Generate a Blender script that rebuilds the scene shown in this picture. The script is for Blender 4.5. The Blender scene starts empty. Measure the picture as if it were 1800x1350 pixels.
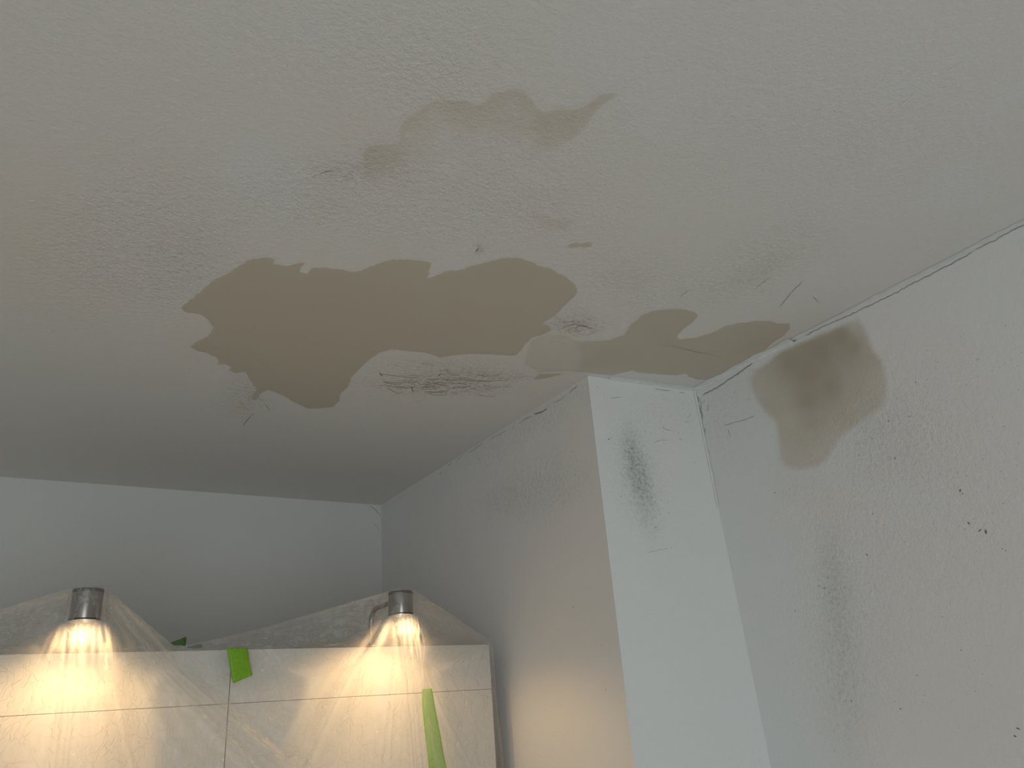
import bpy, bmesh, math, random
import numpy as np
from mathutils import Vector, Matrix, noise
from mathutils.geometry import delaunay_2d_cdt

random.seed(7)
scene = bpy.context.scene
COL = scene.collection

# ------------------------------------------------------------------ camera
S = 0.72                       # metres per calibration unit (ceiling = 1 unit above the lens)
CAMZ = 1.80
CEIL = CAMZ + S
FOCAL_PX = 1337.2
YAW, PITCH, ROLL = 0.6007, 0.4157, -0.0831
_f = np.array([math.sin(YAW)*math.cos(PITCH), math.cos(YAW)*math.cos(PITCH), math.sin(PITCH)])
_r0 = np.array([math.cos(YAW), -math.sin(YAW), 0.0])
_u0 = np.cross(_r0, _f)
_r = math.cos(ROLL)*_r0 + math.sin(ROLL)*_u0
_u = -math.sin(ROLL)*_r0 + math.cos(ROLL)*_u0

cam_data = bpy.data.cameras.new('camera')
cam_data.sensor_fit = 'HORIZONTAL'
cam_data.sensor_width = 36.0
cam_data.lens = 36.0*FOCAL_PX/1800.0
cam_data.clip_start = 0.02
cam = bpy.data.objects.new('camera', cam_data)
COL.objects.link(cam)
M = Matrix(((_r[0], _u[0], -_f[0], 0), (_r[1], _u[1], -_f[1], 0), (_r[2], _u[2], -_f[2], CAMZ), (0, 0, 0, 1)))
cam.matrix_world = M
scene.camera = cam

# ------------------------------------------------------------------ world, daylight, exposure
world = bpy.data.worlds.new('world')
scene.world = world
world.use_nodes = True
world.node_tree.nodes['Background'].inputs[0].default_value = (0.75, 0.87, 1.0, 1)
world.node_tree.nodes['Background'].inputs[1].default_value = 0.6

def area_light(name, loc, target, sx, sy, power, color):
    ld = bpy.data.lights.new(name, 'AREA')
    ld.shape = 'RECTANGLE'; ld.size = sx; ld.size_y = sy
    ld.energy = power; ld.color = color
    o = bpy.data.objects.new(name, ld)
    COL.objects.link(o)
    o.location = loc
    d = Vector(target) - Vector(loc)
    o.rotation_euler = d.to_track_quat('-Z', 'Y').to_euler()
    return o
# daylight entering by the window in the wall behind the camera
area_light('window_daylight', (-0.75, -2.47, 1.08), (-0.75, 2.0, 1.08), 1.45, 1.9, 33, (0.885, 0.94, 1.0))

vs = scene.view_settings
scene.display_settings.display_device = 'sRGB'
vs.view_transform = 'Standard'
vs.look = 'None'
vs.exposure = 0.0
vs.gamma = 1.0
vs.use_curve_mapping = False
scene.cycles.max_bounces = 8
scene.cycles.diffuse_bounces = 4
scene.cycles.transparent_max_bounces = 12
scene.cycles.sample_clamp_indirect = 3.0

# ------------------------------------------------------------------ surveying helpers
def ray(px, py):
    return _f*FOCAL_PX + _r*(px-900.0) - _u*(py-675.0)
def on_z(px, py, z):
    d = ray(px, py); t = (z-CAMZ)/d[2]
    return np.array([d[0]*t, d[1]*t, z])
def on_y(px, py, y):
    d = ray(px, py); t = y/d[1]
    return np.array([d[0]*t, y, CAMZ+d[2]*t])
def on_plane(px, py, p0, n):
    d = ray(px, py); c = np.array([0, 0, CAMZ]); t = np.dot(np.array(p0)-c, n)/np.dot(d, n)
    return c + d*t
def to_px(P):
    """survey position of 3D points (N,3) in the reference picture, used to look up where stains sit"""
    Q = np.asarray(P, float) - np.array([0, 0, CAMZ])
    d = Q@_f
    d = np.where(d < 0.05, 0.05, d)
    return np.stack([900+FOCAL_PX*(Q@_r)/d, 675-FOCAL_PX*(Q@_u)/d], axis=-1)

# ------------------------------------------------------------------ generic helpers
def link(o, parent=None):
    COL.objects.link(o)
    if parent: o.parent = parent
    return o
def mesh_obj(name, verts, faces, mat=None, parent=None, smooth=False):
    me = bpy.data.meshes.new(name)
    me.from_pydata([tuple(map(float, v)) for v in verts], [], [tuple(map(int, f)) for f in faces])
    me.validate(); me.update()
    if mat: me.materials.append(mat)
    if smooth: me.shade_smooth()
    return link(bpy.data.objects.new(name, me), parent)
def bm_obj(name, bm, mat=None, parent=None, smooth=False):
    me = bpy.data.meshes.new(name)
    bm.normal_update(); bm.to_mesh(me); bm.free()
    if mat: me.materials.append(mat)
    if smooth: me.shade_smooth()
    return link(bpy.data.objects.new(name, me), parent)
def box(name, lo, hi, mat, parent=None, bevel=0.0):
    bm = bmesh.new()
    bmesh.ops.create_cube(bm, size=1.0)
    for v in bm.verts:
        v.co = Vector([(lo[i]+hi[i])/2 + v.co[i]*(hi[i]-lo[i]) for i in range(3)])
    if bevel:
        bmesh.ops.bevel(bm, geom=list(bm.edges), offset=bevel, segments=2, affect='EDGES', profile=0.6)
    return bm_obj(name, bm, mat, parent)
def tag(o, label=None, cat=None, group=None, kind=None):
    if label: o['label'] = label
    if cat: o['category'] = cat
    if group: o['group'] = group
    if kind: o['kind'] = kind
    return o
def empty(name, loc):
    o = bpy.data.objects.new(name, None); o.location = loc
    o.empty_display_size = 0.05
    return link(o)
def set_attr(o, name, vals):
    a = o.data.attributes.new(name, 'FLOAT', 'POINT')
    a.data.foreach_set('value', np.asarray(vals, np.float32))
def idw(ctrl, pts, p=2.6, soft=6.0):
    """smooth interpolation of (x, y, value) controls"""
    c = np.array(ctrl, float)
    d = np.sqrt(((pts[:, None, :]-c[None, :, :2])**2).sum(-1)) + soft
    w = d**-p
    return (w*c[None, :, 2]).sum(1)/w.sum(1)
def blobs(lst, pts):
    """sum of soft tilted ellipses (cx, cy, rx, ry, tilt_deg, strength)"""
    out = np.zeros(len(pts))
    for cx, cy, rx, ry, a, s in lst:
        a = math.radians(a); dx = pts[:, 0]-cx; dy = pts[:, 1]-cy
        u = (dx*math.cos(a)+dy*math.sin(a))/rx; v = (-dx*math.sin(a)+dy*math.cos(a))/ry
        out += s*np.exp(-(u*u+v*v)**1.3)
    return np.clip(out, 0, 1.5)
def lin(c):
    return tuple(((v/255.0+0.055)/1.055)**2.4 if v > 10 else v/255.0/12.92 for v in c)

# ------------------------------------------------------------------ materials
def new_mat(name):
    m = bpy.data.materials.new(name); m.use_nodes = True
    nt = m.node_tree
    for n in list(nt.nodes): nt.nodes.remove(n)
    out = nt.nodes.new('ShaderNodeOutputMaterial')
    return m, nt, out
def node(nt, t, **kw):
    n = nt.nodes.new(t)
    for k, v in kw.items():
        if k.startswith('i_'):
            n.inputs[k[2:].replace('_', ' ')].default_value = v
        else: setattr(n, k, v)
    return n
def mix_rgb(nt, fac, a, b, mode='MIX'):
    n = nt.nodes.new('ShaderNodeMix'); n.data_type = 'RGBA'; n.blend_type = mode
    for sock, val in ((n.inputs[0], fac), (n.inputs[6], a), (n.inputs[7], b)):
        if isinstance(val, (int, float)): sock.default_value = val
        elif isinstance(val, (tuple, list)): sock.default_value = (*val[:3], 1)
        else: nt.links.new(val, sock)
    return n.outputs[2]
def math_n(nt, op, a, b=0.0, clamp=False):
    n = nt.nodes.new('ShaderNodeMath'); n.operation = op; n.use_clamp = clamp
    for sock, val in ((n.inputs[0], a), (n.inputs[1], b)):
        if isinstance(val, (int, float)): sock.default_value = val
        else: nt.links.new(val, sock)
    return n.outputs[0]
def ramp(nt, x, a, b):
    n = nt.nodes.new('ShaderNodeMapRange'); n.interpolation_type = 'SMOOTHSTEP'
    n.inputs[1].default_value = a; n.inputs[2].default_value = b
    nt.links.new(x, n.inputs[0])
    return n.outputs[0]
def attr(nt, name):
    n = nt.nodes.new('ShaderNodeAttribute'); n.attribute_name = name
    return n.outputs['Fac']
def pos(nt):
    return nt.nodes.new('ShaderNodeNewGeometry').outputs['Position']
def noise_n(nt, vec, scale, detail=3.0, rough=0.55):
    n = nt.nodes.new('ShaderNodeTexNoise')
    n.inputs['Scale'].default_value = scale; n.inputs['Detail'].default_value = detail
    n.inputs['Roughness'].default_value = rough
    nt.links.new(vec, n.inputs['Vector'])
    return n.outputs['Fac']

def paint_nodes(nt, base, cool, warm):
    """old emulsion paint: mottled tint, roller stipple, rust stain, grey grime. Returns colour and bump normal."""
    P = pos(nt)
    t = attr(nt, 'tint')
    t = math_n(nt, 'ADD', t, math_n(nt, 'MULTIPLY', math_n(nt, 'SUBTRACT', noise_n(nt, P, 7.0, 3), 0.5), 1.2))
    col = mix_rgb(nt, ramp(nt, t, 0.0, 1.0), base, warm)
    col = mix_rgb(nt, ramp(nt, math_n(nt, 'MULTIPLY', t, -1.0), 0.0, 1.0), col, cool)
    spot = noise_n(nt, P, 130.0, 4, 0.7)
    rn = math_n(nt, 'MULTIPLY', attr(nt, 'rust'), ramp(nt, spot, 0.40, 0.66))
    col = mix_rgb(nt, math_n(nt, 'MULTIPLY', rn, 0.55, True), col, (0.34, 0.265, 0.18))
    wn = math_n(nt, 'MULTIPLY', attr(nt, 'rough'), ramp(nt, spot, 0.50, 0.72), True)
    col = mix_rgb(nt, math_n(nt, 'MULTIPLY', wn, 0.28), col, (0.42, 0.40, 0.36))   # worn-off paint in the rough areas; dark flecks also stand in for relief shading
    gn = math_n(nt, 'MULTIPLY', attr(nt, 'grime'), math_n(nt, 'ADD', math_n(nt, 'MULTIPLY', ramp(nt, spot, 0.38, 0.72), 0.36), 0.14), True)
    col = mix_rgb(nt, gn, col, (0.24, 0.265, 0.265))
    h = math_n(nt, 'MULTIPLY', noise_n(nt, P, 120.0, 3, 0.7), math_n(nt, 'ADD', math_n(nt, 'MULTIPLY', attr(nt, 'rough'), 1.3), 0.5))
    b = node(nt, 'ShaderNodeBump', i_Strength=0.85, i_Distance=0.0024)
    nt.links.new(h, b.inputs['Height'])
    return col, b.outputs[0]

def paint_mat(name, base, cool, warm, rough=0.75):
    m, nt, out = new_mat(name)
    col, nrm = paint_nodes(nt, base, cool, warm)
    p = node(nt, 'ShaderNodeBsdfPrincipled', i_Roughness=rough)
    p.inputs['Specular IOR Level'].default_value = 0.3
    nt.links.new(col, p.inputs['Base Color']); nt.links.new(nrm, p.inputs['Normal'])
    nt.links.new(p.outputs[0], out.inputs[0])
    return m

def filler_mat(name, paint, dark, halo, rough=0.6):
    """smooth filler skimmed over the paint; 'tone' 0 = nothing, 0.45 = thin veil, 1 = full filler"""
    m, nt, out = new_mat(name)
    col, nrm = paint_nodes(nt, *paint)
    P = pos(nt)
    tone = attr(nt, 'tone')
    tone = math_n(nt, 'MULTIPLY', tone, math_n(nt, 'ADD', math_n(nt, 'MULTIPLY', noise_n(nt, P, 12.0, 2), 0.22), 0.89))
    fade = attr(nt, 'fade')
    edge = math_n(nt, 'ADD', fade, math_n(nt, 'MULTIPLY', math_n(nt, 'SUBTRACT', noise_n(nt, P, 120.0, 2), 0.5), 0.3))
    edge = ramp(nt, math_n(nt, 'MULTIPLY', edge, ramp(nt, fade, 0.0, 0.12)), 0.08, 0.85)
    c = mix_rgb(nt, ramp(nt, tone, 0.0, 0.45), col, halo)
    c = mix_rgb(nt, ramp(nt, tone, 0.35, 1.0), c, dark)
    c = mix_rgb(nt, edge, col, c)
    mixn = node(nt, 'ShaderNodeMix', data_type='VECTOR')
    nt.links.new(math_n(nt, 'MULTIPLY', edge, ramp(nt, tone, 0.5, 0.85)), mixn.inputs[0])
    nt.links.new(nrm, mixn.inputs[4]); nt.links.new(nt.nodes.new('ShaderNodeNewGeometry').outputs['Normal'], mixn.inputs[5])
    p = node(nt, 'ShaderNodeBsdfPrincipled', i_Roughness=rough)
    p.inputs['Specular IOR Level'].default_value = 0.3
    nt.links.new(c, p.inputs['Base Color']); nt.links.new(mixn.outputs[1], p.inputs['Normal'])
    nt.links.new(p.outputs[0], out.inputs[0])
    return m

def plain_mat(name, color, rough=0.5, metal=0.0, nscale=40.0, namp=0.08, bump=0.0):
    m, nt, out = new_mat(name)
    P = pos(nt)
    f = noise_n(nt, P, nscale, 4)
    dark = tuple(c*(1-2*namp) for c in color); light = tuple(min(1, c*(1+2*namp)) for c in color)
    c = mix_rgb(nt, f, dark, light)
    p = node(nt, 'ShaderNodeBsdfPrincipled', i_Roughness=rough, i_Metallic=metal)
    nt.links.new(c, p.inputs['Base Color'])
    if bump:
        b = node(nt, 'ShaderNodeBump', i_Strength=bump, i_Distance=0.001)
        nt.links.new(f, b.inputs['Height']); nt.links.new(b.outputs[0], p.inputs['Normal'])
    nt.links.new(p.outputs[0], out.inputs[0])
    return m

CEIL_PAINT = ((0.765, 0.745, 0.70), (0.775, 0.775, 0.755), (0.765, 0.715, 0.64))
WALL_PAINT = ((0.80, 0.785, 0.755), (0.785, 0.81, 0.80), (0.80, 0.765, 0.715))
PILLAR_PAINT = ((0.78, 0.80, 0.775), (0.77, 0.82, 0.80), (0.76, 0.75, 0.71))
mat_ceiling = paint_mat('ceiling_paint', *CEIL_PAINT)
mat_wall = paint_mat('wall_paint', *WALL_PAINT)
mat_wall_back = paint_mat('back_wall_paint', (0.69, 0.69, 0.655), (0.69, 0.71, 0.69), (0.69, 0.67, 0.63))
mat_pillar = paint_mat('pillar_paint', *PILLAR_PAINT)
mat_ceil_filler = filler_mat('ceiling_filler', CEIL_PAINT, (0.575, 0.52, 0.42), (0.68, 0.64, 0.565))
mat_wall_filler = filler_mat('wall_filler', WALL_PAINT, (0.455, 0.405, 0.315), (0.655, 0.62, 0.545))
mat_caulk = plain_mat('caulk', (0.76, 0.78, 0.745), 0.55, 0, 60, 0.07, 0.5)
mat_crack = plain_mat('crack_shadow', (0.20, 0.195, 0.175), 0.9, 0, 200, 0.2)
mat_scratch = plain_mat('scraped_paint', (0.86, 0.84, 0.78), 0.6, 0, 120, 0.08)
mat_chip = plain_mat('bare_chip', (0.20, 0.215, 0.205), 0.9, 0, 300, 0.25)
mat_pale_chip = plain_mat('green_grey_chip', (0.36, 0.385, 0.35), 0.9, 0, 300, 0.2)
mat_cabinet = plain_mat('cabinet_lacquer', (0.67, 0.645, 0.59), 0.35, 0, 8, 0.02)
mat_cabinet_side = plain_mat('cabinet_carcass', (0.70, 0.69, 0.66), 0.5, 0, 8, 0.03)
mat_metal = plain_mat('brushed_nickel', (0.30, 0.275, 0.245), 0.30, 1.0, 300, 0.05)
mat_dark_rim = plain_mat('dark_rim', (0.10, 0.09, 0.08), 0.4, 0.8, 100, 0.05)
mat_floor = plain_mat('floor_oak', (0.64, 0.60, 0.54), 0.5, 0, 6, 0.08)
mat_frame = plain_mat('window_white', (0.80, 0.80, 0.78), 0.4, 0, 10, 0.03)
mat_tape = plain_mat('green_masking_tape', (0.19, 0.42, 0.012), 0.55, 0, 150, 0.12, 0.3)
mat_tape_dark = plain_mat('green_masking_tape_back', (0.045, 0.12, 0.012), 0.6, 0, 150, 0.15, 0.3)

m, nt, out = new_mat('lamp_bulb')
e = node(nt, 'ShaderNodeEmission'); e.inputs[0].default_value = (1.0, 0.80, 0.52, 1); e.inputs[1].default_value = 9.0
nt.links.new(e.outputs[0], out.inputs[0]); mat_bulb = m

# thin polythene dust sheet
m, nt, out = new_mat('polythene_sheet')
P = pos(nt)
wr = noise_n(nt, P, 55.0, 5, 0.65); wr2 = noise_n(nt, P, 16.0, 3, 0.6)
b = node(nt, 'ShaderNodeBump', i_Strength=0.8, i_Distance=0.005)
vo = node(nt, 'ShaderNodeTexVoronoi', feature='DISTANCE_TO_EDGE'); vo.inputs['Scale'].default_value = 34.0
mp = node(nt, 'ShaderNodeMixRGB'); mp.inputs[0].default_value = 0.12
nn = node(nt, 'ShaderNodeTexNoise'); nn.inputs['Scale'].default_value = 20.0; nt.links.new(P, nn.inputs['Vector'])
nt.links.new(P, mp.inputs[1]); nt.links.new(nn.outputs['Color'], mp.inputs[2]); nt.links.new(mp.outputs[0], vo.inputs['Vector'])
cr = math_n(nt, 'MULTIPLY', ramp(nt, vo.outputs['Distance'], 0.0, 0.08), 0.5)
nt.links.new(math_n(nt, 'ADD', cr, math_n(nt, 'ADD', wr, math_n(nt, 'MULTIPLY', wr2, 1.5))), b.inputs['Height'])
tr = node(nt, 'ShaderNodeBsdfTransparent'); tr.inputs[0].default_value = (0.97, 0.97, 0.96, 1)
df = node(nt, 'ShaderNodeBsdfDiffuse'); df.inputs[0].default_value = (0.85, 0.84, 0.81, 1)
tl = node(nt, 'ShaderNodeBsdfTranslucent'); tl.inputs[0].default_value = (0.85, 0.84, 0.81, 1)
gl = node(nt, 'ShaderNodeBsdfGlossy', i_Roughness=0.2); gl.inputs[0].default_value = (1, 1, 1, 1)
for s_ in (gl,): nt.links.new(b.outputs[0], s_.inputs['Normal'])
mx = node(nt, 'ShaderNodeMixShader'); mx.inputs[0].default_value = 0.62
nt.links.new(df.outputs[0], mx.inputs[1]); nt.links.new(tl.outputs[0], mx.inputs[2])
lw = node(nt, 'ShaderNodeLayerWeight', i_Blend=0.35)
op = math_n(nt, 'ADD', math_n(nt, 'MULTIPLY', lw.outputs['Facing'], 0.20), 0.12)
op = math_n(nt, 'ADD', op, math_n(nt, 'MULTIPLY', math_n(nt, 'SUBTRACT', wr2, 0.5), 0.12))
op = math_n(nt, 'ADD', op, math_n(nt, 'MULTIPLY', attr(nt, 'layers'), 0.45), True)   # gathered film lies several layers thick
mx2 = node(nt, 'ShaderNodeMixShader'); nt.links.new(op, mx2.inputs[0])
nt.links.new(tr.outputs[0], mx2.inputs[1]); nt.links.new(mx.outputs[0], mx2.inputs[2])
fr = node(nt, 'ShaderNodeLayerWeight', i_Blend=0.5); nt.links.new(b.outputs[0], fr.inputs['Normal'])
fr = math_n(nt, 'ADD', math_n(nt, 'MULTIPLY', math_n(nt, 'POWER', fr.outputs['Facing'], 4.0), 0.5), 0.05)
mx3 = node(nt, 'ShaderNodeMixShader'); nt.links.new(fr, mx3.inputs[0])
nt.links.new(mx2.outputs[0], mx3.inputs[1]); nt.links.new(gl.outputs[0], mx3.inputs[2])
nt.links.new(mx3.outputs[0], out.inputs[0]); mat_sheet = m

# ------------------------------------------------------------------ room corners
A = on_z(1221, 686, CEIL)        # pillar front meets right wall
B = on_z(1033, 661, CEIL)        # pillar outer corner
C = on_z(669, 888, CEIL)         # pillar side meets back wall
RW = on_z(1800, 391, CEIL)       # right wall, nearer
BW = on_z(0, 838, CEIL)          # back wall, further left
YN, XL = -2.5, -2.4              # room limits behind and left of the camera

def lean_of(top, px, py):
    """small out-of-plumb lean (in x per metre of drop) so an edge runs through the surveyed pixel"""
    best = (1e9, 0)
    for k in np.linspace(-0.06, 0.06, 241):
        zs = np.linspace(0, 2.0, 400)
        pts = np.stack([top[0]+k*zs, np.full_like(zs, top[1]), CEIL-zs], -1)
        q = to_px(pts); i = int(np.argmin(abs(q[:, 1]-py)))
        if abs(q[i, 0]-px) < best[0]: best = (abs(q[i, 0]-px), k)
    return best[1]
lA = lean_of(A, 1355, 1350); lB = lean_of(B, 1115, 1350); lC = lean_of(C, 672, 1040)
def edge_pt(top, lean, z): return np.array([top[0]+lean*(CEIL-z), top[1], z])
dr = (RW-A)/np.linalg.norm(RW-A)
Rn = A + dr*((YN-A[1])/dr[1])    # right wall at the near wall
db = (BW-C)/np.linalg.norm(BW-C)
Bl = C + db*((XL-C[0])/db[0])    # back wall at the left wall

# ------------------------------------------------------------------ surface masks (where the old paint is stained, rough or grimy)
ROUGH = {
 'ceiling': [(230,430,170,110,-20,1.0),(330,480,90,60,-30,0.8),(520,350,120,60,0,0.7),(800,380,220,60,0,0.55),(1100,500,120,60,0,0.6),
             (1330,470,130,50,-28,0.75),(1000,570,50,25,0,1.3),(800,655,130,28,2,1.5),(440,690,50,35,-30,1.2),(640,300,90,35,0,0.7),
             (900,300,250,120,0,0.35),(1500,250,250,150,0,0.25),(700,80,250,80,0,0.3),(760,150,90,50,0,0.4)],
 'wall_right': [(1560,750,130,110,0,0.5),(1640,900,160,200,0,0.35),(1480,1100,90,250,-5,0.5),(1250,740,40,80,0,0.6)],
 'pillar_front': [(1120,830,50,100,-10,0.9),(1180,720,60,50,0,0.7)],
 'pillar_side': [(940,860,110,60,-10,0.6),(900,760,200,30,-33,0.8)],
}
RUST = {
 'ceiling': [(770,678,115,16,2,1.0),(850,660,70,9,2,0.8),(1015,572,45,16,0,0.9),(600,305,40,14,5,0.55),(690,280,45,30,-10,0.35),(430,705,25,25,0,0.35),
             (840,440,14,10,-60,0.8)],
 'wall_right': [], 'pillar_front': [], 'pillar_side': [],
}
GRIME = {
 'ceiling': [(1330,480,60,18,-30,0.30),(1100,490,40,20,0,0.20)],
 'wall_right': [(1478,1130,34,170,-4,0.55),(1462,1010,22,70,-5,0.35),(1520,740,70,40,0,0.22),(1560,800,90,60,0,0.15),(1400,850,40,30,0,0.15)],
 'pillar_front': [(1118,822,16,50,-14,1.3),(1125,850,28,65,-12,0.6),(1140,900,18,55,-8,0.35),(1105,770,20,25,0,0.35)],
 'pillar_side': [(955,860,75,36,-12,0.30),(880,880,40,30,0,0.24),(975,800,30,30,0,0.12)],
}
TINT = {   # ceiling: cool thin white (negative) to beige film; walls: cooler to warmer tone
 'ceiling': [(100,100,-.1),(600,40,-.1),(1100,60,-.35),(1600,100,-.5),(1700,350,-.6),(300,280,.45),(60,420,.7),(430,310,-.75),(500,330,-.9),(620,230,.7),(560,180,.5),
             (760,60,-.2),(800,260,.35),(790,292,-.45),(950,260,.3),(1150,200,-.4),(1200,330,-.4),(760,370,-.45),(820,420,-.6),(560,400,.5),(680,420,.35),(960,390,.25),
             (1080,440,.05),(300,500,-.2),(280,420,.15),(200,560,.35),(330,600,.5),(500,760,.0),(700,620,.35),(960,620,.55),(1010,600,.4),(900,640,0),(1060,540,-.2),(1300,520,-.2),
             (1500,450,-.4),(150,750,-.1),(640,820,-.1),(900,710,-.2),(1270,560,.1),(1100,655,-.4)],
 'wall_right': [(1280,750,-.9),(1330,1000,-.9),(1380,1300,-1.0),(1450,900,-.3),(1500,1250,-.1),(1650,700,-.1),(1700,500,-.6),(1650,1000,.05),(1700,1300,.3),(1580,650,0)],
 'pillar_front': [(1100,700,-.3),(1200,800,-.2),(1150,1000,-.2),(1250,1200,-.5)],
 'pillar_side': [(700,900,-.5),(1000,700,.2),(950,900,.1),(1000,1150,.4),(800,850,-.3)],
}
def paint_attrs(o, surf, verts):
    px = to_px(np.asarray(verts))
    set_attr(o, 'rough', blobs(ROUGH.get(surf, []), px))
    set_attr(o, 'rust', blobs(RUST.get(surf, []), px))
    set_attr(o, 'grime', blobs(GRIME.get(surf, []), px))
    set_attr(o, 'tint', idw(TINT[surf], px, 2.6, 30.0) if surf in TINT else np.zeros(len(px)))

def quad_grid(name, p00, p10, p11, p01, nu, nv, mat, surf=None, parent=None, thick=None):
    """bilinear grid sheet, p00-p10 is the top edge; fine toward the seen side"""
    vs_, fs = [], []
    for j in range(nv+1):
        for i in range(nu+1):
            a, b_ = i/nu, j/nv
            vs_.append((1-a)*(1-b_)*p00 + a*(1-b_)*p10 + a*b_*p11 + (1-a)*b_*p01)
    for j in range(nv):
        for i in range(nu):
            k = j*(nu+1)+i; fs.append((k, k+1, k+nu+2, k+nu+1))
    o = mesh_obj(name, vs_, fs, mat, parent)
    paint_attrs(o, surf, vs_)
    return o

# ------------------------------------------------------------------ the setting
o = quad_grid('floor', np.array([XL, YN, 0.]), np.array([2.0, YN, 0.]), np.array([2.0, 3.0, 0.]), np.array([XL, 3.0, 0.]), 8, 8, mat_floor); tag(o, kind='structure')
ceiling = quad_grid('ceiling', np.array([XL-.1, YN-.1, CEIL]), np.array([2.2, YN-.1, CEIL]), np.array([2.2, 2.75, CEIL]), np.array([XL-.1, 2.75, CEIL]), 420, 480, mat_ceiling, 'ceiling')
tag(ceiling, 'stained off-white ceiling with drying filler patches', kind='structure')
wall_right = quad_grid('wall_right', A, Rn, edge_pt(Rn, lA, 0), edge_pt(A, lA, 0), 300, 220, mat_wall, 'wall_right')
tag(wall_right, 'speckled grey-white wall right of the pillar', kind='structure')
wall_pillar_front = quad_grid('wall_pillar_front', B, A, edge_pt(A, lA, 0), edge_pt(B, lB, 0), 60, 300, mat_pillar, 'pillar_front')
tag(wall_pillar_front, 'narrow pale front face of the corner pillar', kind='structure')
wall_pillar_side = quad_grid('wall_pillar_side', C, B, edge_pt(B, lB, 0), edge_pt(C, lC, 0), 150, 250, mat_wall, 'pillar_side')
tag(wall_pillar_side, 'long side face of the pillar beside the cabinets', kind='structure')
wall_back = quad_grid('wall_back', Bl, C, edge_pt(C, lC, 0), edge_pt(Bl, 0, 0), 20, 20, mat_wall_back, 'wall_back')
tag(wall_back, 'plain grey wall above the cabinets', kind='structure')
wall_left = quad_grid('wall_left', np.array([XL, YN, CEIL]), np.array([XL, Bl[1], CEIL]), np.array([XL, Bl[1], 0.]), np.array([XL, YN, 0.]), 4, 4, mat_wall, 'wall_left')
tag(wall_left, kind='structure')
# near wall with a window opening
WX0, WX1, WZ0, WZ1 = -1.5, 0.0, 0.08, 2.08
vv = [(XL, YN, 0), (WX0, YN, 0), (WX1, YN, 0), (2.0, YN, 0), (XL, YN, WZ0), (WX0, YN, WZ0), (WX1, YN, WZ0), (2.0, YN, WZ0),
      (XL, YN, WZ1), (WX0, YN, WZ1), (WX1, YN, WZ1), (2.0, YN, WZ1), (XL, YN, CEIL), (WX0, YN, CEIL), (WX1, YN, CEIL), (2.0, YN, CEIL)]
ff = [(r*4+c, r*4+c+1, r*4+c+5, r*4+c+4) for r in range(3) for c in range(3) if not (r == 1 and c == 1)]
o = mesh_obj('wall_near', vv, ff, mat_wall); paint_attrs(o, 'x', vv); tag(o, kind='structure')
win = empty('window_1', ((WX0+WX1)/2, YN, WZ0)); tag(win, kind='structure')
bpy.context.view_layer.update()
def child(o, par):
    o.parent = par; o.matrix_parent_inverse = par.matrix_world.inverted(); return o
for nm, lo, hi in (('window_frame', (WX0, YN-.07, WZ0), (WX0+.05, YN-.01, WZ1)), ('window_frame', (WX1-.05, YN-.07, WZ0), (WX1, YN-.01, WZ1)),
                   ('window_frame', (WX0, YN-.07, WZ1-.05), (WX1, YN-.01, WZ1)), ('window_frame', (WX0, YN-.07, WZ0), (WX1, YN-.01, WZ0+.05)),
                   ('window_mullion', ((WX0+WX1)/2-.03, YN-.07, WZ0), ((WX0+WX1)/2+.03, YN-.01, WZ1)), ('window_sill', (WX0-.05, YN, WZ0-.03), (WX1+.05, YN+.12, WZ0))):
    child(box(nm, lo, hi, mat_frame, None, 0.004), win)

# ------------------------------------------------------------------ filler patches skimmed onto the ceiling and the wall
nrw = np.cross(dr, np.array([lA, 0, -1.0])); nrw /= np.linalg.norm(nrw)
if nrw[0] > 0: nrw = -nrw          # points into the room
SURF = {}
def add_surf(name, origin, eu, ev, n):
    eu = eu/np.linalg.norm(eu); ev = ev - eu*np.dot(ev, eu); ev /= np.linalg.norm(ev)
    n = n/np.linalg.norm(n)
    SURF[name] = (origin, eu, ev, n)
add_surf('ceiling', np.array([0, 0, CEIL]), np.array([1., 0, 0]), np.array([0, 1., 0]), np.array([0, 0, -1.]))
add_surf('wall_right', A, dr, np.array([-lA, 0, 1.0]), nrw)
eu = A-B; nf = np.cross(eu, np.array([0, 0, 1.])); nf = nf if nf[1] < 0 else -nf
add_surf('pillar_front', B, eu, np.array([-(lA+lB)/2, 0, 1.]), nf)
eu = C-B; ns = np.cross(eu, np.array([-lB, 0, 1.])); ns = ns if ns[0] < 0 else -ns
add_surf('pillar_side', B, eu, np.array([-lB, 0, 1.]), ns)
eu = C-BW; nb = np.cross(eu, np.array([0, 0, 1.])); nb = nb if nb[1] < 0 else -nb
add_surf('wall_back', C, eu, np.array([0, 0, 1.]), nb)
PARENT = {'ceiling': ceiling, 'wall_right': wall_right, 'pillar_front': wall_pillar_front, 'pillar_side': wall_pillar_side, 'wall_back': wall_back}
def px2uv(surf, px, py):
    o_, eu, ev, n = SURF[surf]
    p = on_plane(px, py, o_, n) - o_
    return np.array([p@eu, p@ev])
def uv2w(surf, uv, off=0.0):
    o_, eu, ev, n = SURF[surf]
    uv = np.atleast_2d(uv); off = np.broadcast_to(np.asarray(off, float), (len(uv),))
    return o_ + uv[:, :1]*eu + uv[:, 1:2]*ev + off[:, None]*n

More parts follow.
